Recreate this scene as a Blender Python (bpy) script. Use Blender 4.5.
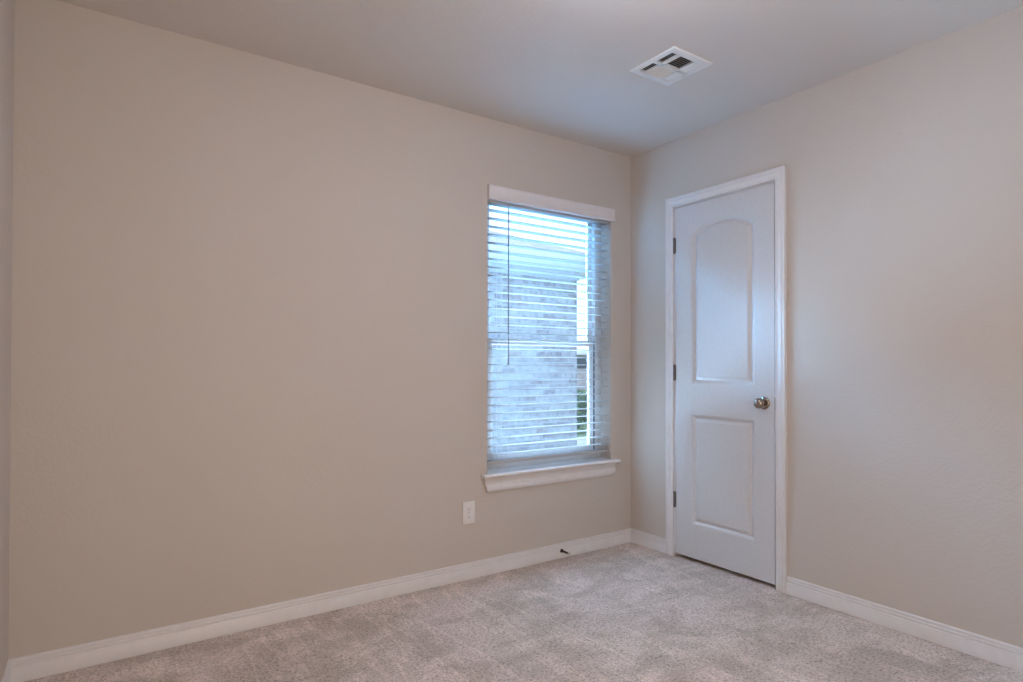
import bpy, bmesh, math, random
from mathutils import Vector, Matrix
random.seed(4)
for o in list(bpy.data.objects): bpy.data.objects.remove(o)
C = bpy.context.scene.collection
S = bpy.context.scene
R = math.radians

# ------------------------------------------------------------------ camera
cd = bpy.data.cameras.new('camera'); cam = bpy.data.objects.new('camera', cd); C.objects.link(cam)
FPX = 606.56
cd.sensor_width = 36; cd.lens = FPX*36/1023
cd.shift_y = 18.05/1023
cd.clip_start = 0.02; cd.clip_end = 300
yaw, pit, rol = R(55.566), R(0.554), R(0.0962)
fw = Vector((math.cos(yaw)*math.cos(pit), math.sin(yaw)*math.cos(pit), math.sin(pit)))
rt = Vector((math.sin(yaw), -math.cos(yaw), 0)); up = rt.cross(fw)
r2 = rt*math.cos(rol)+up*math.sin(rol); u2 = -rt*math.sin(rol)+up*math.cos(rol)
M = Matrix((r2, u2, -fw)).transposed().to_4x4(); M.translation = Vector((-2.8015, -2.7471, 1.1161))
cam.matrix_world = M
S.camera = cam

# ------------------------------------------------------------------ world, light, exposure
SKY = (0.56, 0.68, 0.92); SKY_STRENGTH = 3.0
LAMP_COLOR = (0.70, 0.78, 0.97); LAMP_STRENGTH = 34.0
w = bpy.data.worlds.new('sky'); S.world = w; w.use_nodes = True
wn = w.node_tree.nodes; wl = w.node_tree.links; wn.clear()
wo = wn.new('ShaderNodeOutputWorld'); wb = wn.new('ShaderNodeBackground')
tc = wn.new('ShaderNodeTexCoord'); sx = wn.new('ShaderNodeSeparateXYZ'); cr = wn.new('ShaderNodeValToRGB')
wl.new(tc.outputs['Generated'], sx.inputs[0]); wl.new(sx.outputs['Z'], cr.inputs[0])
cr.color_ramp.elements[0].position = 0.0; cr.color_ramp.elements[0].color = (0.60, 0.78, 1.0, 1)
cr.color_ramp.elements[1].position = 0.6; cr.color_ramp.elements[1].color = (*SKY, 1)
wl.new(cr.outputs[0], wb.inputs[0]); wb.inputs[1].default_value = SKY_STRENGTH
wl.new(wb.outputs[0], wo.inputs[0])
pl = bpy.data.lights.new('window_portal', 'AREA'); pl.shape = 'RECTANGLE'; pl.size = 0.86; pl.size_y = 1.56
pl.cycles.is_portal = True
po = bpy.data.objects.new('window_portal', pl); C.objects.link(po); po.location = (-0.62, 0.2, 1.30); po.rotation_euler = (R(-90), 0, 0)
def area_light(name, loc, rot, sx_, sy_, col, power, spread=math.pi):
    l = bpy.data.lights.new(name, 'AREA'); l.shape = 'RECTANGLE'; l.size = sx_; l.size_y = sy_; l.energy = power; l.color = col; l.spread = spread
    o = bpy.data.objects.new(name, l); C.objects.link(o); o.location = loc; o.rotation_euler = rot
# two added blue fill lights outdoors, out of sight below and above the window
area_light('blue_fill_low', (-0.5, 1.3, -0.15), (R(215), 0, 0), 2.4, 1.0, (0.45, 0.70, 1.0), 600*1.9, R(110))
area_light('blue_fill_high', (-0.62, 1.1, 2.9), (R(-35), 0, 0), 2.5, 1.2, (0.20, 0.57, 1.0), 600*2.7, R(90))
# added warm fill for the room, set in an unseen doorway behind the camera
area_light('doorway_fill', (-1.94, -3.12, 1.03), (R(90), 0, 0), 0.78, 1.98, (1.0, 0.80, 0.585), 60*0.41)
S.view_settings.view_transform = 'Standard'; S.view_settings.look = 'None'
S.view_settings.gamma = 1; S.view_settings.use_curve_mapping = False
S.view_settings.exposure = 0.0

H = 2.44; LX = -3.046; FY = -3.10           # ceiling height, left wall, wall behind the camera
OX0, OX1, OZ0, OZ1 = -1.075, -0.172, 0.515, 2.076   # window opening
WT = 0.145                                   # window wall thickness
DY0, DY1, DZ = -0.353, -0.992, 2.039         # door jamb faces, head

# ------------------------------------------------------------------ materials
def newmat(name):
    m = bpy.data.materials.new(name); m.use_nodes = True
    return m, m.node_tree.nodes, m.node_tree.links, m.node_tree.nodes['Principled BSDF']
def coord(n, l, scale=(1, 1, 1), rot=(0, 0, 0)):
    t = n.new('ShaderNodeTexCoord'); mp = n.new('ShaderNodeMapping')
    mp.inputs['Scale'].default_value = scale; mp.inputs['Rotation'].default_value = rot
    l.new(t.outputs['Object'], mp.inputs[0]); return mp.outputs[0]
def noise(n, l, vec, scale, detail=4, rough=0.55, dist=0.0):
    t = n.new('ShaderNodeTexNoise'); t.inputs['Scale'].default_value = scale; t.inputs['Detail'].default_value = detail
    t.inputs['Roughness'].default_value = rough; t.inputs['Distortion'].default_value = dist
    l.new(vec, t.inputs['Vector']); return t.outputs['Fac']
def ramp(n, l, fac, stops):
    r = n.new('ShaderNodeValToRGB'); e = r.color_ramp.elements
    while len(e) < len(stops): e.new(0.5)
    for i, (p, c) in enumerate(stops): e[i].position = p; e[i].color = (*c, 1)
    l.new(fac, r.inputs[0]); return r.outputs[0]
def mix(n, l, fac, a, b, mode='MIX'):
    x = n.new('ShaderNodeMix'); x.data_type = 'RGBA'; x.blend_type = mode
    for s, v in ((0, fac), (6, a), (7, b)):
        if isinstance(v, (int, float)): x.inputs[s].default_value = v
        elif isinstance(v, tuple): x.inputs[s].default_value = (*v, 1)
        else: l.new(v, x.inputs[s])
    return x.outputs[2]
def bump(n, l, h, p, strength, dist, prev=None):
    b = n.new('ShaderNodeBump'); b.inputs['Strength'].default_value = strength; b.inputs['Distance'].default_value = dist
    l.new(h, b.inputs['Height'])
    if prev is not None: l.new(prev, b.inputs['Normal'])
    if p is not None: l.new(b.outputs[0], p.inputs['Normal'])
    return b.outputs[0]

def wall_paint(name, col):
    m, n, l, p = newmat(name); v = coord(n, l)
    a = noise(n, l, v, 1.3, 3); c = ramp(n, l, a, [(0.3, tuple(x*0.985 for x in col)), (0.7, tuple(x*1.015 for x in col))])
    l.new(c, p.inputs['Base Color']); p.inputs['Roughness'].default_value = 0.62
    p.inputs['Specular IOR Level'].default_value = 0.3
    h = noise(n, l, v, 75, 3, 0.5); hs = n.new('ShaderNodeMapRange'); hs.inputs[1].default_value = 0.42; hs.inputs[2].default_value = 0.62
    l.new(h, hs.inputs[0]); b1 = bump(n, l, hs.outputs[0], None, 0.22, 0.0012)
    h2 = noise(n, l, v, 9, 3); bump(n, l, h2, p, 0.15, 0.005, b1)
    return m
M_WALL = wall_paint('greige_wall_paint', (0.56, 0.503, 0.456))
M_CEIL = wall_paint('greige_ceiling_paint', (0.65, 0.607, 0.58))

def plain(name, col, rough=0.4, metal=0.0, var=0.03, vs=20, bs=0.05, bd=0.0005):
    m, n, l, p = newmat(name); v = coord(n, l)
    a = noise(n, l, v, vs, 3); c = ramp(n, l, a, [(0.3, tuple(x*(1-var) for x in col)), (0.7, tuple(min(1, x*(1+var)) for x in col))])
    l.new(c, p.inputs['Base Color']); p.inputs['Roughness'].default_value = rough; p.inputs['Metallic'].default_value = metal
    if bs: bump(n, l, a, p, bs, bd)
    return m
M_TRIM = plain('white_trim_paint', (0.72, 0.70, 0.705), 0.33, bs=0.03)
M_DOOR = plain('white_door_paint', (0.60, 0.585, 0.59), 0.34, vs=60, bs=0.05, bd=0.0004)
M_VINYL = plain('white_window_vinyl', (0.64, 0.65, 0.66), 0.3, bs=0)
M_SLAT = plain('white_blind_slat', (0.45, 0.45, 0.455), 0.4, bs=0)
M_VAL = plain('white_valance', (0.70, 0.67, 0.68), 0.4, bs=0)
M_PLATE = plain('white_plastic', (0.76, 0.74, 0.73), 0.28, bs=0)
M_SLOT = plain('dark_slot', (0.05, 0.045, 0.045), 0.6, bs=0)
M_NICKEL = plain('satin_nickel', (0.36, 0.31, 0.27), 0.2, 1.0, bs=0)
M_HINGE = plain('dull_nickel', (0.20, 0.18, 0.17), 0.38, 1.0, bs=0)
M_BRONZE = plain('dark_bronze', (0.06, 0.05, 0.045), 0.4, 0.7, bs=0)
M_RUBBER = plain('white_rubber', (0.62, 0.60, 0.58), 0.6, bs=0)
M_VENT = plain('white_vent_enamel', (0.76, 0.78, 0.80), 0.3, bs=0)
M_DUCT = plain('dark_duct', (0.10, 0.10, 0.11), 0.6, bs=0)
M_CORD = plain('white_cord', (0.42, 0.42, 0.44), 0.7, bs=0)
M_WAND = plain('grey_clear_wand', (0.22, 0.24, 0.28), 0.25, bs=0)
M_GASKET = plain('dark_weatherstrip', (0.03, 0.05, 0.08), 0.6, bs=0)
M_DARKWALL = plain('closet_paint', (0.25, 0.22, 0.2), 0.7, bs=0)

def carpet():
    m, n, l, p = newmat('beige_cut_pile_carpet'); v = coord(n, l)
    fib = noise(n, l, v, 95, 3, 0.62)
    cf = ramp(n, l, fib, [(0.33, (0.17, 0.12, 0.095)), (0.43, (0.58, 0.475, 0.405)), (0.56, (0.71, 0.615, 0.54)), (0.68, (0.87, 0.79, 0.715))])
    fleck = noise(n, l, v, 260, 2, 0.6)
    c0 = mix(n, l, 0.38, cf, ramp(n, l, fleck, [(0.36, (0.28, 0.20, 0.165)), (0.58, (0.87, 0.78, 0.705))]))
    # brushed pile: patches and streaks where the tufts lean another way
    vs_ = coord(n, l, (1.0, 1.7, 1.0), (0, 0, R(28)))
    s1 = noise(n, l, vs_, 2.8, 6, 0.66, 0.8); k1 = ramp(n, l, s1, [(0.41, (0.83, 0.805, 0.79)), (0.59, (1.11, 1.095, 1.13))])
    vs2 = coord(n, l, (5.0, 0.8, 1.0), (0, 0, R(34.4)))
    s2 = noise(n, l, vs2, 1.2, 3, 0.45, 0.3); k2 = ramp(n, l, s2, [(0.475, (0.98, 0.98, 0.98)), (0.493, (1.13, 1.13, 1.13)), (0.507, (1.13, 1.13, 1.13)), (0.53, (0.99, 0.99, 0.99)), (0.62, (1.06, 1.05, 1.06))])
    c1 = mix(n, l, 1.0, c0, k1, 'MULTIPLY'); c2 = mix(n, l, 1.0, c1, k2, 'MULTIPLY')
    l.new(c2, p.inputs['Base Color']); p.inputs['Roughness'].default_value = 0.95
    p.inputs['Specular IOR Level'].default_value = 0.1
    p.inputs['Sheen Weight'].default_value = 0.2; p.inputs['Sheen Roughness'].default_value = 0.5
    b1 = bump(n, l, fib, None, 0.7, 0.008); b2 = bump(n, l, fleck, None, 0.6, 0.004, b1); bump(n, l, s1, p, 0.3, 0.02, b2)
    return m
M_CARPET = carpet()

def glass():
    m = bpy.data.materials.new('window_glass'); m.use_nodes = True; n = m.node_tree.nodes; l = m.node_tree.links; n.clear()
    o = n.new('ShaderNodeOutputMaterial'); t = n.new('ShaderNodeBsdfTransparent'); g = n.new('ShaderNodeBsdfGlossy'); f = n.new('ShaderNodeFresnel'); x = n.new('ShaderNodeMixShader')
    t.inputs[0].default_value = (0.90, 0.95, 0.97, 1); g.inputs['Roughness'].default_value = 0.02; f.inputs[0].default_value = 1.4
    l.new(f.outputs[0], x.inputs[0]); l.new(t.outputs[0], x.inputs[1]); l.new(g.outputs[0], x.inputs[2]); l.new(x.outputs[0], o.inputs[0])
    return m
M_GLASS = glass()

def brick(name, cols, mortar):
    m, n, l, p = newmat(name)
    v = coord(n, l, (1, 1, 1), (R(90), 0, 0))
    b = n.new('ShaderNodeTexBrick'); l.new(v, b.inputs['Vector'])
    b.inputs['Scale'].default_value = 1.0; b.inputs['Brick Width'].default_value = 0.205; b.inputs['Row Height'].default_value = 0.0675
    b.inputs['Mortar Size'].default_value = 0.006; b.inputs['Mortar Smooth'].default_value = 0.2; b.inputs['Bias'].default_value = 0.0
    b.inputs['Color1'].default_value = (0, 0, 0, 1); b.inputs['Color2'].default_value = (1, 1, 1, 1); b.inputs['Mortar'].default_value = (0.5, 0.5, 0.5, 1)
    cc = ramp(n, l, b.outputs['Color'], cols)
    sm = noise(n, l, v, 14, 4, 0.6); cc2 = mix(n, l, 0.35, cc, ramp(n, l, sm, [(0.35, (0.14, 0.12, 0.13)), (0.6, (0.40, 0.39, 0.39))]))
    out = mix(n, l, b.outputs['Fac'], cc2, mortar)
    l.new(out, p.inputs['Base Color']); p.inputs['Roughness'].default_value = 0.85
    return m
M_BRICK = brick('tumbled_pale_brick', [(0.0, (0.16, 0.125, 0.14)), (0.25, (0.22, 0.175, 0.18)), (0.5, (0.27, 0.245, 0.25)), (0.8, (0.33, 0.315, 0.31)), (1.0, (0.24, 0.17, 0.165))], (0.30, 0.295, 0.29))
M_BRICK2 = brick('pink_brick', [(0.0, (0.40, 0.26, 0.26)), (0.5, (0.60, 0.44, 0.44)), (1.0, (0.66, 0.52, 0.50))], (0.6, 0.58, 0.56))
def shingle():
    m, n, l, p = newmat('grey_roof_shingle'); v = coord(n, l)
    b = n.new('ShaderNodeTexBrick'); l.new(v, b.inputs['Vector']); b.inputs['Scale'].default_value = 1
    b.inputs['Brick Width'].default_value = 0.3; b.inputs['Row Height'].default_value = 0.13; b.inputs['Mortar Size'].default_value = 0.006
    b.inputs['Color1'].default_value = (0.60, 0.59, 0.60, 1); b.inputs['Color2'].default_value = (0.46, 0.45, 0.46, 1); b.inputs['Mortar'].default_value = (0.25, 0.25, 0.25, 1)
    l.new(b.outputs['Color'], p.inputs['Base Color']); p.inputs['Roughness'].default_value = 0.9
    return m
M_SHINGLE = shingle()
M_SOFFIT = plain('white_soffit', (0.86, 0.86, 0.84), 0.6, bs=0)
M_FASCIA = plain('white_gutter', (0.46, 0.45, 0.49), 0.4, bs=0)
M_FRIEZE = plain('grey_frieze', (0.36, 0.36, 0.38), 0.6, bs=0)
M_GRASS = plain('mown_grass', (0.20, 0.27, 0.12), 0.95, var=0.35, vs=8, bs=0.5, bd=0.02)
M_LEAF = plain('shrub_leaf', (0.07, 0.13, 0.06), 0.6, var=0.3, vs=30, bs=0)
M_STEM = plain('shrub_stem', (0.15, 0.11, 0.08), 0.8, bs=0)
M_CONC = plain('pale_concrete', (0.62, 0.61, 0.58), 0.85, var=0.08, vs=6)
M_DARKGLASS = plain('dark_window', (0.07, 0.08, 0.10), 0.1, bs=0)

def lampmat():
    m, n, l, p = newmat('warm_lamp_diffuser'); v = coord(n, l)
    p.inputs['Base Color'].default_value = (0.8, 0.78, 0.74, 1)
    p.inputs['Emission Color'].default_value = (*LAMP_COLOR, 1); p.inputs['Emission Strength'].default_value = LAMP_STRENGTH
    return m
M_LAMP = lampmat()

# ------------------------------------------------------------------ mesh helpers
def link(name, bm, mat, parent=None, smooth=False, recalc=True):
    if recalc: bmesh.ops.recalc_face_normals(bm, faces=bm.faces)
    me = bpy.data.meshes.new(name); bm.to_mesh(me); bm.free()
    if mat: me.materials.append(mat)
    if smooth:
        for f in me.polygons: f.use_smooth = True
        try: me.set_sharp_from_angle(angle=R(38))
        except Exception: pass
    o = bpy.data.objects.new(name, me); C.objects.link(o)
    if parent:
        o.parent = parent; o.matrix_parent_inverse = Matrix.Identity(4)
        o.location = -parent.location            # meshes are written in world coordinates
    return o
def struct(o): o['kind'] = 'structure'; return o
def tag(o, label, cat, group=None):
    o['label'] = label; o['category'] = cat
    if group: o['group'] = group
    return o
def empty(name, loc):
    o = bpy.data.objects.new(name, None); o.empty_display_size = 0.1; C.objects.link(o); o.location = loc
    return o
def box(bm, a, b, bevel=0.0, seg=2):
    x0, x1 = sorted((a[0], b[0])); y0, y1 = sorted((a[1], b[1])); z0, z1 = sorted((a[2], b[2]))
    v = [bm.verts.new(p) for p in ((x0,y0,z0),(x1,y0,z0),(x1,y1,z0),(x0,y1,z0),(x0,y0,z1),(x1,y0,z1),(x1,y1,z1),(x0,y1,z1))]
    fs = [bm.faces.new([v[i] for i in q]) for q in ((0,3,2,1),(4,5,6,7),(0,1,5,4),(1,2,6,5),(2,3,7,6),(3,0,4,7))]
    if bevel:
        es = list({e for f in fs for e in f.edges})
        bmesh.ops.bevel(bm, geom=es, offset=bevel, segments=seg, affect='EDGES', profile=0.5)
def bx(name, a, b, mat, parent=None, bevel=0.0):
    bm = bmesh.new(); box(bm, a, b, bevel); return link(name, bm, mat, parent, smooth=bevel > 0)
def loft(bm, rings, close=True, caps=True):
    vs = [[bm.verts.new(p) for p in r] for r in rings]; n = len(vs[0])
    for a, b in zip(vs, vs[1:]):
        for i in range(n if close else n-1):
            j = (i+1) % n; bm.faces.new((a[i], a[j], b[j], b[i]))
    if caps:
        bm.faces.new(vs[0][::-1]); bm.faces.new(vs[-1])
def tube(bm, p0, p1, r0, r1=None, n=16, caps=True):
    r1 = r0 if r1 is None else r1; p0, p1 = Vector(p0), Vector(p1); d = (p1-p0).normalized()
    a = d.orthogonal().normalized(); b = d.cross(a)
    loft(bm, [[p + (a*math.cos(2*math.pi*i/n) + b*math.sin(2*math.pi*i/n))*r for i in range(n)] for p, r in ((p0, r0), (p1, r1))], caps=caps)
def lathe(bm, origin, axis, prof, n=32):
    origin = Vector(origin); d = Vector(axis).normalized(); a = d.orthogonal().normalized(); b = d.cross(a)
    loft(bm, [[origin + d*t + (a*math.cos(2*math.pi*i/n) + b*math.sin(2*math.pi*i/n))*max(r, 1e-5) for i in range(n)] for t, r in prof])

# ------------------------------------------------------------------ room shell
# wall_back: the window wall, plane y = 0
def slab_with_hole(name, mat, axis, lo, hi, c0, c1, hole):
    """box between c0 and c1 along `axis`, rectangle lo..hi in the other two axes, one rectangular hole"""
    (u0, v0), (u1, v1) = lo, hi; (a0, b0), (a1, b1) = hole
    us = [u0, a0, a1, u1]; vs = [v0, b0, b1, v1]; bm = bmesh.new(); V = {}
    def P(i, j, k):
        if (i, j, k) not in V:
            c = (c0, c1)[k]; u, v = us[i], vs[j]
            V[(i, j, k)] = bm.verts.new({'x': (c, u, v), 'y': (u, c, v), 'z': (u, v, c)}[axis])
        return V[(i, j, k)]
    solid = {(i, j): not (i == 1 and j == 1) for i in range(3) for j in range(3)}
    if abs(vs[1]-vs[0]) < 1e-6:
        for i in range(3): solid[(i, 0)] = False
    for (i, j), s in solid.items():
        if not s: continue
        for k in (0, 1): bm.faces.new((P(i,j,k), P(i+1,j,k), P(i+1,j+1,k), P(i,j+1,k)))
        for di, dj, q in ((-1,0,((i,j),(i,j+1))), (1,0,((i+1,j),(i+1,j+1))), (0,-1,((i,j),(i+1,j))), (0,1,((i,j+1),(i+1,j+1)))):
            if not solid.get((i+di, j+dj), False):
                (p, q_), (r, s_) = q; bm.faces.new((P(p,q_,0), P(r,s_,0), P(r,s_,1), P(p,q_,1)))
    return struct(link(name, bm, mat))
slab_with_hole('wall_back', M_WALL, 'y', (LX-0.12, -0.12), (0.115, H+0.12), 0.0, WT, ((OX0, OZ0), (OX1, OZ1)))
slab_with_hole('wall_right', M_WALL, 'x', (FY-0.12, 0.0), (0.0, H+0.12), 0.0, 0.115, ((DY1-0.018, 0.0), (DY0+0.018, DZ+0.018)))
struct(bx('wall_left', (LX-0.12, FY-0.12, 0), (LX, 0, H+0.12), M_WALL))
slab_with_hole('wall_front', M_WALL, 'y', (LX, 0.0), (0.0, H+0.12), FY-0.12, FY, ((-2.35, 0.0), (-1.53, 2.05)))
struct(bx('wall_hallway', (LX-0.2, FY-1.3, -0.1), (-1.0, FY-1.2, H+0.12), M_WALL))
struct(bx('floor_hallway', (LX-0.2, FY-1.3, -0.12), (-1.0, FY-0.12, 0), M_CARPET))
struct(bx('wall_hallway_end', (LX-0.32, FY-1.3, -0.1), (LX-0.2, FY, H+0.12), M_WALL))
struct(bx('wall_hallway_side', (-1.0, FY-1.3, -0.1), (-0.9, FY-0.12, H+0.12), M_WALL))
struct(bx('ceiling_hallway', (LX-0.2, FY-1.2, H), (-1.0, FY-0.12, H+0.12), M_CEIL))
VX0, VX1, VY0, VY1 = -0.832, -0.581, -1.064, -0.809     # vent face
slab_with_hole('ceiling', M_CEIL, 'z', (LX, FY), (0.0, 0.0), H, H+0.12, ((VX0+0.03, VY0+0.03), (VX1-0.03, VY1-0.03)))
# floor: carpet with a soft, slightly uneven pile
bm = bmesh.new()
nx, ny = 150, 150
x0, x1, y0, y1 = LX-0.12, 0.8, FY-0.12, 0.0
import mathutils.noise as MN
g = []
for j in range(ny+1):
    row = []
    for i in range(nx+1):
        x = x0+(x1-x0)*i/nx; y = y0+(y1-y0)*j/ny
        z = -0.0015 + 0.0015*MN.noise(Vector((x*5, y*5, 0))) + 0.0012*MN.noise(Vector((x*17, y*17, 3)))
        row.append(bm.verts.new((x, y, min(z, 0.0015))))
    g.append(row)
for j in range(ny):
    for i in range(nx): bm.faces.new((g[j][i], g[j][i+1], g[j+1][i+1], g[j+1][i]))
lo = [bm.verts.new(p) for p in ((x0,y0,-0.12),(x1,y0,-0.12),(x1,y1,-0.12),(x0,y1,-0.12))]
bm.faces.new(lo)
struct(link('floor', bm, M_CARPET, smooth=True))
# closet behind the door, dark through the gap under the slab
struct(bx('wall_closet_far', (0.76, -1.35, 0), (0.80, 0.0, H), M_DARKWALL))
struct(bx('wall_closet_near', (0.115, -1.39, 0), (0.80, -1.35, H), M_DARKWALL))
struct(bx('wall_closet_side', (0.115, -0.04, 0), (0.76, 0.0, H), M_DARKWALL))
struct(bx('ceiling_closet', (0.115, -1.39, H), (0.80, 0.0, H+0.04), M_DARKWALL))

# baseboards: stepped colonial profile (depth from wall, height)
BB = [(0, 0), (0.0125, 0), (0.0125, 0.0535), (0.0120, 0.0545), (0.0080, 0.0565), (0.0080, 0.0620), (0.0105, 0.0630), (0.0105, 0.0665),
      (0.0100, 0.0675), (0.0060, 0.0692), (0.0055, 0.0745), (0.0085, 0.0755), (0.0085, 0.0800), (0.0078, 0.0815), (0.0035, 0.0840), (0, 0.0848)]
def baseboard(name, fn):
    bm = bmesh.new(); loft(bm, [[fn(d, z, k) for d, z in BB] for k in (0, 1)])
    return struct(link(name, bm, M_TRIM, smooth=True))
baseboard('baseboard_back', lambda d, z, k: (LX+d, -d, z) if k == 0 else (-d, -d, z))
baseboard('baseboard_left', lambda d, z, k: (LX+d, -d, z) if k == 0 else (LX+d, FY+d, z))
baseboard('baseboard_right_corner', lambda d, z, k: (-d, -d, z) if k == 0 else (-d, -0.300, z))
baseboard('baseboard_right', lambda d, z, k: (-d, -1.054, z) if k == 0 else (-d, FY+d, z))
baseboard('baseboard_front', lambda d, z, k: (-1.53, FY+d, z) if k == 0 else (-d, FY+d, z))

# ------------------------------------------------------------------ door_1
door = struct(empty('door_1', (0, -0.677, 0)))
CAS = [(0.0, 0.0), (0.0, 0.0085), (0.002, 0.0105), (0.010, 0.0112), (0.0135, 0.0095), (0.017, 0.0095), (0.024, 0.0125), (0.033, 0.0150),
       (0.0365, 0.0150), (0.0385, 0.0130), (0.042, 0.0130), (0.046, 0.0165), (0.054, 0.0172), (0.057, 0.0155), (0.057, 0.0)]
CI0, CI1, CIZ = -0.3485, -0.997, 2.0435
for nm, fn in (('left', lambda u, t, k: (-t, CI0+u*0.86, 0.0 if k == 0 else CIZ+u)), ('right', lambda u, t, k: (-t, CI1-u, 0.0 if k == 0 else CIZ+u)),
               ('head', lambda u, t, k: (-t, (CI0+u*0.86) if k == 0 else (CI1-u), CIZ+u))):
    bm = bmesh.new(); loft(bm, [[fn(u, t, k) for u, t in CAS] for k in (0, 1)]); link('casing', bm, M_TRIM, door, smooth=True)
bm = bmesh.new()
box(bm, (0, DY0, 0), (0.115, DY0+0.018, DZ+0.018)); box(bm, (0, DY1-0.018, 0), (0.115, DY1, DZ+0.018)); box(bm, (0, DY1, DZ), (0.115, DY0, DZ+0.018))
box(bm, (0.040, DY0-0.011, 0), (0.075, DY0, DZ)); box(bm, (0.040, DY1, 0), (0.075, DY1+0.011, DZ)); box(bm, (0.040, DY1+0.011, DZ-0.011), (0.075, DY0-0.011, DZ))
link('door_frame', bm, M_TRIM, door)
# slab with two raised panels, the upper one arched
SY0, SY1, SZ0, SZ1 = -0.3562, -0.9885, 0.022, 2.0355
PY0, PY1 = -0.474, -0.876
def outline(kind, d):
    pts = []
    a, b = PY0-d, PY1+d; yc = (PY0+PY1)/2
    if kind == 'low':
        z0, z1 = 0.208+d, 0.838-d
        return [(a, z0), (b, z0), (b, z1), (a, z1)]
    z0 = 1.010+d; hw = (PY0-PY1)/2; rise = 0.072; Rr = (hw*hw+rise*rise)/(2*rise); zc = 1.930-Rr; r = Rr-d; h = hw-d
    pts = [(a, z0), (b, z0)]
    t = math.asin(h/r); N = 24
    for i in range(N+1):
        q = -t+2*t*i/N; pts.append((yc+r*math.sin(q), zc+r*math.cos(q)))
    return pts
PROF = [(0, 0), (0.0015, 0.0008), (0.005, 0.0022), (0.0175, 0.0122), (0.020, 0.0138), (0.023, 0.0142), (0.0255, 0.0132), (0.038, 0.0042), (0.0405, 0.0026), (0.043, 0.0016), (0.047, 0.0013)]
bm = bmesh.new(); front = []
def ring(pts, x): return [bm.verts.new((x, y, z)) for y, z in pts]
edges = []
rect = ring([(SY0, SZ0), (SY1, SZ0), (SY1, SZ1), (SY0, SZ1)], 0.0)
for i in range(4): edges.append(bm.edges.new((rect[i], rect[(i+1) % 4])))
for kind in ('low', 'up'):
    prev = None
    for d, dep in PROF:
        r_ = ring(outline(kind, d), dep)
        if prev is None:
            for i in range(len(r_)): edges.append(bm.edges.new((r_[i], r_[(i+1) % len(r_)])))
        else:
            for i in range(len(r_)):
                j = (i+1) % len(r_); bm.faces.new((prev[i], prev[j], r_[j], r_[i]))
        prev = r_
    bm.faces.new(prev)
bmesh.ops.triangle_fill(bm, edges=edges, use_beauty=True, use_dissolve=False)
bk = ring([(SY0, SZ0), (SY1, SZ0), (SY1, SZ1), (SY0, SZ1)], 0.035)
for i in range(4): bm.faces.new((rect[i], rect[(i+1) % 4], bk[(i+1) % 4], bk[i]))
bm.faces.new(bk)
slab = link('door_slab', bm, M_DOOR, door, smooth=True)
# hinges
for zc in (1.816, 1.073, 0.333):
    bm = bmesh.new()
    for k in range(5):
        tube(bm, (-0.0068, -0.3545, zc-0.0445+k*0.0178+0.0004), (-0.0068, -0.3545, zc-0.0445+(k+1)*0.0178-0.0004), 0.0058, n=16)
    tube(bm, (-0.0068, -0.3545, zc+0.0445), (-0.0068, -0.3545, zc+0.0485), 0.0045, 0.003); tube(bm, (-0.0068, -0.3545, zc-0.0485), (-0.0068, -0.3545, zc-0.0445), 0.003, 0.0045)
    box(bm, (-0.0015, -0.3650, zc-0.0445), (-0.0002, -0.3547, zc+0.0445))
    link('hinge', bm, M_HINGE, door, smooth=True)
# latch plate in the gap
bx('latch_plate', (-0.0012, -0.9925, 0.895), (0.001, -0.9885, 0.955), M_HINGE, door)
# knob
KY, KZ = -0.930, 0.925
bm = bmesh.new(); lathe(bm, (0, KY, KZ), (-1, 0, 0), [(0, 0.0), (0.0, 0.0325), (0.002, 0.0325), (0.0055, 0.0305), (0.0085, 0.024), (0.0095, 0.012), (0.0095, 0)], 40)
rose = link('door_knob', bm, M_NICKEL, door, smooth=True)
bm = bmesh.new()
pr = [(0.008, 0.0), (0.008, 0.0115), (0.020, 0.0105), (0.027, 0.012)]
for i in range(15):
    a = R(-62+i*10.8); pr.append((0.046+0.019*math.sin(a), max(0.0265*math.cos(a), 0.0)))
pr.append((0.0652, 0.0))
lathe(bm, (0, KY, KZ), (-1, 0, 0), pr, 40)
k = link('knob_grip', bm, M_NICKEL, None, smooth=True); k.parent = rose

# ------------------------------------------------------------------ window_1
win = struct(empty('window_1', ((OX0+OX1)/2, 0.09, OZ0)))
def frame_bars(bm, xa, xb, za, zb, wx, wz0, wz1, y0, y1, bev=0.002):
    box(bm, (xa, y0, za), (xa+wx, y1, zb), bev); box(bm, (xb-wx, y0, za), (xb, y1, zb), bev)
    box(bm, (xa+wx, y0, za), (xb-wx, y1, za+wz0), bev); box(bm, (xa+wx, y0, zb-wz1), (xb-wx, y1, zb), bev)
WZ0 = OZ0+0.019
bm = bmesh.new()
frame_bars(bm, OX0, OX1, WZ0, OZ1, 0.055, 0.040, 0.040, 0.088, 0.140)
link('window_frame', bm, M_VINYL, win, smooth=True)
FX0, FX1 = OX0+0.055, OX1-0.055
bm = bmesh.new(); frame_bars(bm, FX0, FX1, 1.232, OZ1-0.040, 0.031, 0.034, 0.026, 0.116, 0.136, 0.002)
us = link('upper_sash', bm, M_VINYL, win, smooth=True)
bm = bmesh.new(); frame_bars(bm, FX0+0.0045, FX1-0.0045, WZ0+0.040, 1.266, 0.034, 0.045, 0.036, 0.094, 0.114, 0.002)
ls = link('lower_sash', bm, M_VINYL, win, smooth=True)
bm = bmesh.new(); box(bm, (FX0, 0.098, WZ0+0.04), (FX0+0.0045, 0.112, 1.262)); box(bm, (FX1-0.0045, 0.098, WZ0+0.04), (FX1, 0.112, 1.262))
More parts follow.
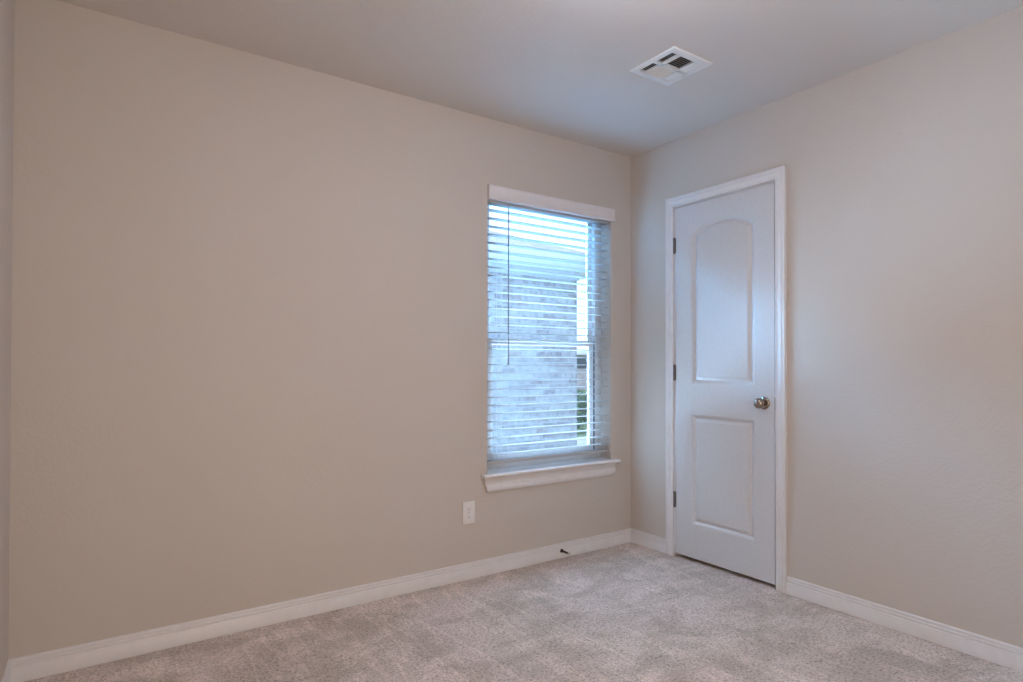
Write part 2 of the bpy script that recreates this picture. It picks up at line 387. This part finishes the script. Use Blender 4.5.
box(bm, (FX1-0.0012, 0.0885, WZ0+0.04), (FX1, 0.098, 1.262)); box(bm, (FX0, 0.0885, WZ0+0.04), (FX0+0.0012, 0.098, 1.262))
link('weatherstrip', bm, M_GASKET, win)
bm = bmesh.new(); box(bm, (-0.66, 0.0945, 1.266), (-0.60, 0.112, 1.276), 0.003); q = link('sash_lock', bm, M_VINYL, None, smooth=True); q.parent = ls
def pane(par, x0, x1, z0, z1, y):
    bm = bmesh.new(); box(bm, (x0, y, z0), (x1, y+0.004, z1)); o = link('pane', bm, M_GLASS); o.parent = par
pane(us, FX0+0.031, FX1-0.031, 1.266, OZ1-0.066, 0.125)
pane(ls, FX0+0.0385, FX1-0.0385, WZ0+0.085, 1.230, 0.103)
for o in (us, ls):
    for ch in [c for c in C.objects if c.parent == o]: ch.location = (0, 0, 0)
# stool (inside ledge) and apron
bm = bmesh.new()
zt, zb_ = OZ0+0.021, OZ0-0.001
SP = [(-0.1122+0.0722, zb_)]
prof = [(-0.030, zb_), (-0.037, zb_+0.003), (-0.041, zb_+0.009), (-0.0405, zb_+0.015), (-0.037, zb_+0.020), (-0.032, zt)]
loft(bm, [[(x, y, z) for y, z in [(0.0, zb_)]+prof+[(0.0, zt)]] for x in (-1.114, -0.126)])
box(bm, (OX0+0.0005, 0.0, OZ0+0.0005), (OX1-0.0005, 0.089, zt))
link('window_sill', bm, M_TRIM, win, smooth=True)
bm = bmesh.new()
AP = [(0.0, zb_), (0.0135, zb_), (0.0135, zb_-0.012), (0.0115, zb_-0.020), (0.011, zb_-0.029), (0.0125, zb_-0.036), (0.0175, zb_-0.040), (0.0190, zb_-0.046),
      (0.0180, zb_-0.060), (0.0140, zb_-0.071), (0.0090, zb_-0.077), (0.0, zb_-0.078)]
def apx(z): return 0.016*max(0.0, (zb_-0.030-z)/0.048)**1.3
loft(bm, [[(-1.094+apx(z), -t, z) for t, z in AP], [(-0.146-apx(z), -t, z) for t, z in AP]])
link('apron', bm, M_TRIM, win, smooth=True)

# ------------------------------------------------------------------ window_blind
bl = tag(empty('window_blind', ((OX0+OX1)/2, 0.035, 0.585)), 'white two inch horizontal slat blind with valance hanging in the window, slats open', 'window blind')
BX0, BX1 = OX0+0.007, OX1-0.007; BY = 0.036
bx('headrail', (BX0, 0.008, 1.993), (BX1, 0.062, OZ1-0.002), M_SLAT, bl, 0.001)
bm = bmesh.new()
VP = [(-0.004, 2.003), (-0.022, 2.003), (-0.024, 2.007), (-0.0235, 2.013), (-0.0215, 2.017), (-0.0215, 2.062), (-0.0235, 2.068), (-0.024, 2.076), (-0.022, 2.080), (-0.004, 2.080)]
loft(bm, [[(x, y, z) for y, z in VP] for x in (-1.078, -0.160)])
box(bm, (-1.078, -0.004, 2.003), (-1.072, -0.0002, 2.080)); box(bm, (-0.166, -0.004, 2.003), (-0.160, -0.0002, 2.080))
link('valance', bm, M_VAL, bl, smooth=True)
def slatmesh():
    bm = bmesh.new(); N = 8; top = []; bot = []
    for i in range(N+1):
        t = -1+2*i/N; yy = 0.025*t; zz = 0.0022*(1-t*t)
        top.append((yy, zz+0.0013)); bot.append((yy, zz-0.0013))
    prof = top+bot[::-1]
    loft(bm, [[(x, BY+y, z) for y, z in prof] for x in (BX0+0.002, BX1-0.002)])
    bmesh.ops.recalc_face_normals(bm, faces=bm.faces)
    me = bpy.data.meshes.new('slat'); bm.to_mesh(me); bm.free(); me.materials.append(M_SLAT)
    for f in me.polygons: f.use_smooth = True
    try: me.set_sharp_from_angle(angle=R(38))
    except Exception: pass
    return me
sm = slatmesh(); z = 1.9575; zs = []
while z > 0.625:
    o = bpy.data.objects.new('slat', sm); C.objects.link(o); o.parent = bl; o.location = -bl.location + Vector((0, 0, z)); zs.append(z); z -= 0.0443
# bottom rail
bx('bottom_rail', (BX0+0.002, BY-0.026, 0.579), (BX1-0.002, BY+0.026, 0.596), M_SLAT, bl, 0.003)
for xx in (-0.975, -0.262):
    bm = bmesh.new()
    for yy in (BY-0.0265, BY+0.0265): tube(bm, (xx, yy, 0.590), (xx, yy, 1.985), 0.0008, n=6)
    for zz in zs: tube(bm, (xx, BY-0.0265, zz-0.003), (xx, BY+0.0265, zz-0.003), 0.0006, n=5)
    link('ladder_cord', bm, M_CORD, bl)
bm = bmesh.new(); tube(bm, (-0.936, 0.004, 1.13), (-0.936, 0.004, 1.975), 0.0036, n=8); tube(bm, (-0.936, 0.004, 1.118), (-0.936, 0.004, 1.135), 0.0045, n=8)
tube(bm, (-0.936, 0.004, 1.972), (-0.936, 0.010, 1.992), 0.0016, n=8)
link('tilt_wand', bm, M_WAND, bl, smooth=True)

# ------------------------------------------------------------------ wall outlet
ot = tag(empty('wall_outlet', (-1.190, 0, 0.344)), 'white duplex wall outlet low on the beige wall left below the window', 'outlet')
bm = bmesh.new(); box(bm, (-1.2265, -0.006, 0.285), (-1.1535, 0, 0.4025), 0.0025)
link('cover_plate', bm, M_PLATE, ot, smooth=True)
for zc in (0.3635, 0.3240):
    bm = bmesh.new(); N = 24; pts = []
    for i in range(N):
        a = 2*math.pi*i/N; pts.append((max(-0.0145, min(0.0145, 0.0172*math.cos(a))), 0.0142*math.sin(a)))
    loft(bm, [[(-1.190+px, yv, zc+pz) for px, pz in pts] for yv in (-0.0055, -0.0078)])
    rc = link('receptacle', bm, M_PLATE, ot)
    bm = bmesh.new(); box(bm, (-1.190-0.0075, -0.0081, zc-0.001), (-1.190-0.0055, -0.0077, zc+0.007)); box(bm, (-1.190+0.0055, -0.0081, zc), (-1.190+0.0072, -0.0077, zc+0.0065))
    tube(bm, (-1.190, -0.0077, zc-0.0065), (-1.190, -0.0081, zc-0.0065), 0.0026, n=12)
    s = link('slots', bm, M_SLOT); s.parent = rc
bm = bmesh.new(); lathe(bm, (-1.190, -0.0058, 0.34375), (0, -1, 0), [(0, 0), (0, 0.0032), (0.0012, 0.0028), (0.0016, 0)], 16); link('screw', bm, M_HINGE, ot, smooth=True)

# ------------------------------------------------------------------ door stop on the baseboard
SX, SZ = -0.573, 0.043
ds = tag(empty('door_stop', (SX, -0.0125, SZ)), 'small dark spring door stop screwed into the white baseboard under the window', 'door stop')
bm = bmesh.new(); lathe(bm, (SX, -0.0125, SZ), (0, -1, 0), [(0, 0), (0, 0.0115), (0.004, 0.011), (0.009, 0.0075), (0.012, 0.007), (0.012, 0)], 24); link('base', bm, M_BRONZE, ds, smooth=True)
bm = bmesh.new(); rings = []; turns, N = 15, 15*14
for i in range(N+1):
    t = i/N; a = 2*math.pi*turns*t; rr = 0.0056-0.0012*t; c = Vector((SX+rr*math.cos(a), -0.0235-0.052*t, SZ+rr*math.sin(a)))
    e1 = Vector((math.cos(a), 0, math.sin(a))); e2 = Vector((0, 1, 0))
    rings.append([c+(e1*math.cos(b)+e2*math.sin(b))*0.0012 for b in (0, R(60), R(120), R(180), R(240), R(300))])
loft(bm, rings); link('spring', bm, M_BRONZE, ds, smooth=True)
bm = bmesh.new(); lathe(bm, (SX, -0.074, SZ), (0, -1, 0), [(0, 0), (0, 0.0062), (0.003, 0.0068), (0.010, 0.0068), (0.013, 0.005), (0.013, 0)], 20); link('rubber_tip', bm, M_RUBBER, ds, smooth=True)

# ------------------------------------------------------------------ ceiling vent (three-way register)
vt = tag(empty('ceiling_vent', ((VX0+VX1)/2, (VY0+VY1)/2, H)), 'square white metal air register with angled louvers set in the ceiling', 'air vent')
ZB = H-0.0065; ZF = H-0.0005
xs = [VX0+0.027, -0.766, -0.751, -0.662, -0.650, -0.620]     # columns: A/B | C/D | E/F
ys = [VY0+0.034, -0.943, -0.924, VY1-0.034]
bm = bmesh.new()
# outer rim, sloping to the ceiling
def rc(a, z): return [(VX0+a, VY0+a, z), (VX1-a, VY0+a, z), (VX1-a, VY1-a, z), (VX0+a, VY1-a, z)]
vsr = [[bm.verts.new(q) for q in rc(a, z)] for a, z in ((0.0, H-0.0003), (0.0, H-0.002), (0.003, ZB), (0.0265, ZB), (0.0265, H-0.0003))]
for a, b in zip(vsr, vsr[1:]+vsr[:1]):
    for i in range(4):
        j = (i+1) % 4; bm.faces.new((a[i], a[j], b[j], b[i]))
link('frame', bm, M_VENT, vt)
bm = bmesh.new()
X0, X1, Y0, Y1 = VX0+0.0265, VX1-0.0265, VY0+0.0265, VY1-0.0265
def bar(xa, ya, xb, yb): box(bm, (xa, ya, ZB), (xb, yb, ZB+0.010))
bar(X0, Y0, X1, ys[0]); bar(X0, ys[3], X1, Y1); bar(X0, ys[1], X1, ys[2])
bar(X0, Y0, xs[0], Y1) if xs[0] > X0+1e-4 else None
bar(xs[1], Y0, xs[2], Y1); bar(xs[3], Y0, xs[4], Y1); bar(xs[5], Y0, X1, Y1)
link('face_bars', bm, M_VENT, vt)
def louvers(xa, xb, ya, yb, along, ang, pitch=0.0125, width=0.017):
    # blades run along `along`; each is a thin tilted strip
    lo_, hi_ = (ya, yb) if along == 'x' else (xa, xb); n_ = max(2, int(round((hi_-lo_)/pitch)))
    for i in range(n_):
        c = lo_+(i+0.5)*(hi_-lo_)/n_; dz = width*math.sin(ang)/2; dc = width*math.cos(ang)/2; t = 0.0003
        bm = bmesh.new(); cz = ZB+0.001+abs(dz)
        def P(c_, z_): return [(xa, c_, z_), (xb, c_, z_)] if along == 'x' else [(c_, ya, z_), (c_, yb, z_)]
        q = P(c-dc, cz-dz)+P(c+dc, cz+dz)[::-1]; q2 = [(a, b, e+2*t) for a, b, e in q]
        loft(bm, [q, q2]); link('louver', bm, M_VENT, vt)
louvers(xs[0], xs[1], ys[0], ys[1], 'y', R(32)); louvers(xs[0], xs[1], ys[2], ys[3], 'y', R(32))
louvers(xs[2], xs[3], ys[0], ys[1], 'x', R(36)); louvers(xs[2], xs[3], ys[2], ys[3], 'x', R(140))
louvers(xs[4], xs[5], ys[0], ys[1], 'y', R(142)); louvers(xs[4], xs[5], ys[2], ys[3], 'y', R(142))
bm = bmesh.new()
a0, a1, b0, b1 = VX0+0.031, VX1-0.031, VY0+0.031, VY1-0.031
v = [bm.verts.new(q) for q in ((a0,b0,H+0.005),(a1,b0,H+0.005),(a1,b1,H+0.005),(a0,b1,H+0.005),(a0,b0,H+0.118),(a1,b0,H+0.118),(a1,b1,H+0.118),(a0,b1,H+0.118))]
for q in ((4,5,6,7),(0,1,5,4),(1,2,6,5),(2,3,7,6),(3,0,4,7)): bm.faces.new([v[i] for i in q])
link('duct_box', bm, M_DUCT, vt)

# ------------------------------------------------------------------ ceiling lamp (above the frame, lights the room)
LXc, LYc = -1.50, -1.58
lp = tag(empty('ceiling_lamp', (LXc, LYc, H)), 'round ceiling lamp with a warm glowing glass bowl in the middle of the ceiling', 'ceiling lamp')
bm = bmesh.new(); lathe(bm, (LXc, LYc, H), (0, 0, -1), [(0, 0), (0, 0.075), (0.010, 0.075), (0.016, 0.060), (0.018, 0.03), (0.050, 0.03), (0.050, 0)], 48); link('lamp_base', bm, M_NICKEL, lp, smooth=True)
bm = bmesh.new(); lathe(bm, (LXc, LYc, H-0.045), (0, 0, -1), [(0, 0), (0, 0.06), (0.012, 0.12), (0.030, 0.155), (0.055, 0.168), (0.080, 0.160), (0.105, 0.13), (0.125, 0.085), (0.134, 0.04), (0.136, 0)], 48); link('lamp_shade', bm, M_LAMP, lp, smooth=True)

# ------------------------------------------------------------------ outside
M_BRICK3 = brick('light_damping_brick', [(0.0, (0.10, 0.07, 0.06)), (0.5, (0.15, 0.11, 0.10)), (1.0, (0.20, 0.15, 0.13))], (0.18, 0.17, 0.16))
slab_with_hole('wall_bounce_cut', M_BRICK3, 'y', (LX-0.12, -0.12), (0.115, H+0.12), WT+0.001, WT+0.03, ((OX0, OZ0), (OX1, OZ1)))  # unseen dark cladding, added to cut light bouncing onto the neighbour's brick
struct(bx('ground', (-30, WT+0.05, -0.6), (60, 70, -0.42), M_GRASS))
struct(bx('trim_1', (LX-0.12, WT, -0.6), (0.115, WT+0.03, -0.121), M_CONC))
NY, NXR, EZ, OH, PITCH = 3.2, 2.295, 2.31, 0.45, 0.375
nh = tag(empty('neighbour_house', (NXR, NY, -0.42)), 'pale mottled brick house with hipped shingle roof just outside the window', 'house')
bx('brick_wall', (-9, NY, -0.42), (NXR, NY+8, EZ-0.11), M_BRICK, nh)
bx('frieze_board', (-9, NY-0.02, EZ-0.11), (NXR+0.02, NY+8, EZ), M_FRIEZE, nh)
bx('soffit', (-9, NY-OH, EZ), (NXR+OH, NY+8.45, EZ+0.015), M_SOFFIT, nh)
bm = bmesh.new(); box(bm, (-9, NY-OH-0.07, EZ+0.005), (NXR+OH+0.07, NY-OH, EZ+0.11), 0.01); box(bm, (NXR+OH, NY-OH, EZ+0.005), (NXR+OH+0.07, NY+8.45, EZ+0.11), 0.01)
link('gutter', bm, M_FASCIA, nh)
ex, ey, ez = NXR+OH, NY-OH, EZ+0.11; half = 4.45; rz = ez+half*PITCH
bm = bmesh.new(); v = [bm.verts.new(q) for q in ((-9, ey, ez), (ex, ey, ez), (ex, ey+2*half, ez), (-9, ey+2*half, ez), (-9+half, ey+half, rz), (ex-half, ey+half, rz))]
for q in ((0,1,5,4), (1,2,5), (2,3,4,5), (3,0,4), (0,3,2,1)): bm.faces.new([v[i] for i in q])
link('roof', bm, M_SHINGLE, nh)
# second house farther off, seen past the brick corner
fh = tag(empty('distant_house', (21, 26, -0.42)), 'far pinkish brick house seen through the gap beside the pale brick corner', 'house')
bx('brick_wall', (15, 26, -0.42), (32, 34, 1.75), M_BRICK2, fh)
bm = bmesh.new(); v = [bm.verts.new(q) for q in ((14.5, 25.5, 1.75), (32.5, 25.5, 1.75), (32.5, 34.5, 1.75), (14.5, 34.5, 1.75), (19, 30, 2.25), (28, 30, 2.25))]
for q in ((0,1,5,4), (1,2,5), (2,3,4,5), (3,0,4), (0,3,2,1)): bm.faces.new([v[i] for i in q])
link('roof', bm, M_SHINGLE, fh)
bm = bmesh.new(); box(bm, (20.2, 25.95, 0.9), (22.6, 26.01, 1.55)); link('window', bm, M_DARKGLASS, fh)
struct(bx('ground_bounce_strip', (-9, WT+0.06, -0.5), (3.2, 3.2, -0.405), M_CONC))  # unseen pale strip, added to bounce light up to the soffit and brick
struct(bx('path', (3.6, 5.6, -0.43), (9.5, 7.0, -0.40), M_CONC))
sh = tag(empty('shrub', (6.2, 7.9, -0.42)), 'dark green leafy shrub seen through the blind past the brick corner', 'shrub')
bm = bmesh.new(); rnd = random.Random(3)
for i in range(2600):
    a, b, r_ = rnd.uniform(0, 6.283), rnd.uniform(-1, 1), rnd.uniform(0.55, 1.0)
    q = math.sqrt(1-b*b); c = Vector((6.2+0.62*r_*q*math.cos(a), 7.9+0.5*r_*q*math.sin(a), 0.10+0.50*r_*b))
    d1 = Vector((rnd.gauss(0, 1), rnd.gauss(0, 1), rnd.gauss(0, 1))).normalized(); d2 = d1.orthogonal().normalized(); L = rnd.uniform(0.03, 0.05)
    vs = [bm.verts.new(c+p) for p in (-d1*L, d2*L*0.45, d1*L, -d2*L*0.45)]; bm.faces.new(vs)
link('foliage', bm, M_LEAF, sh, recalc=False)
bm = bmesh.new()
for i in range(7): tube(bm, (6.2+0.03*math.cos(i), 7.9+0.03*math.sin(i), -0.42), (6.2+0.3*math.cos(i*0.9), 7.9+0.3*math.sin(i*0.9), 0.25), 0.012, 0.004, n=6)
link('stem', bm, M_STEM, sh)
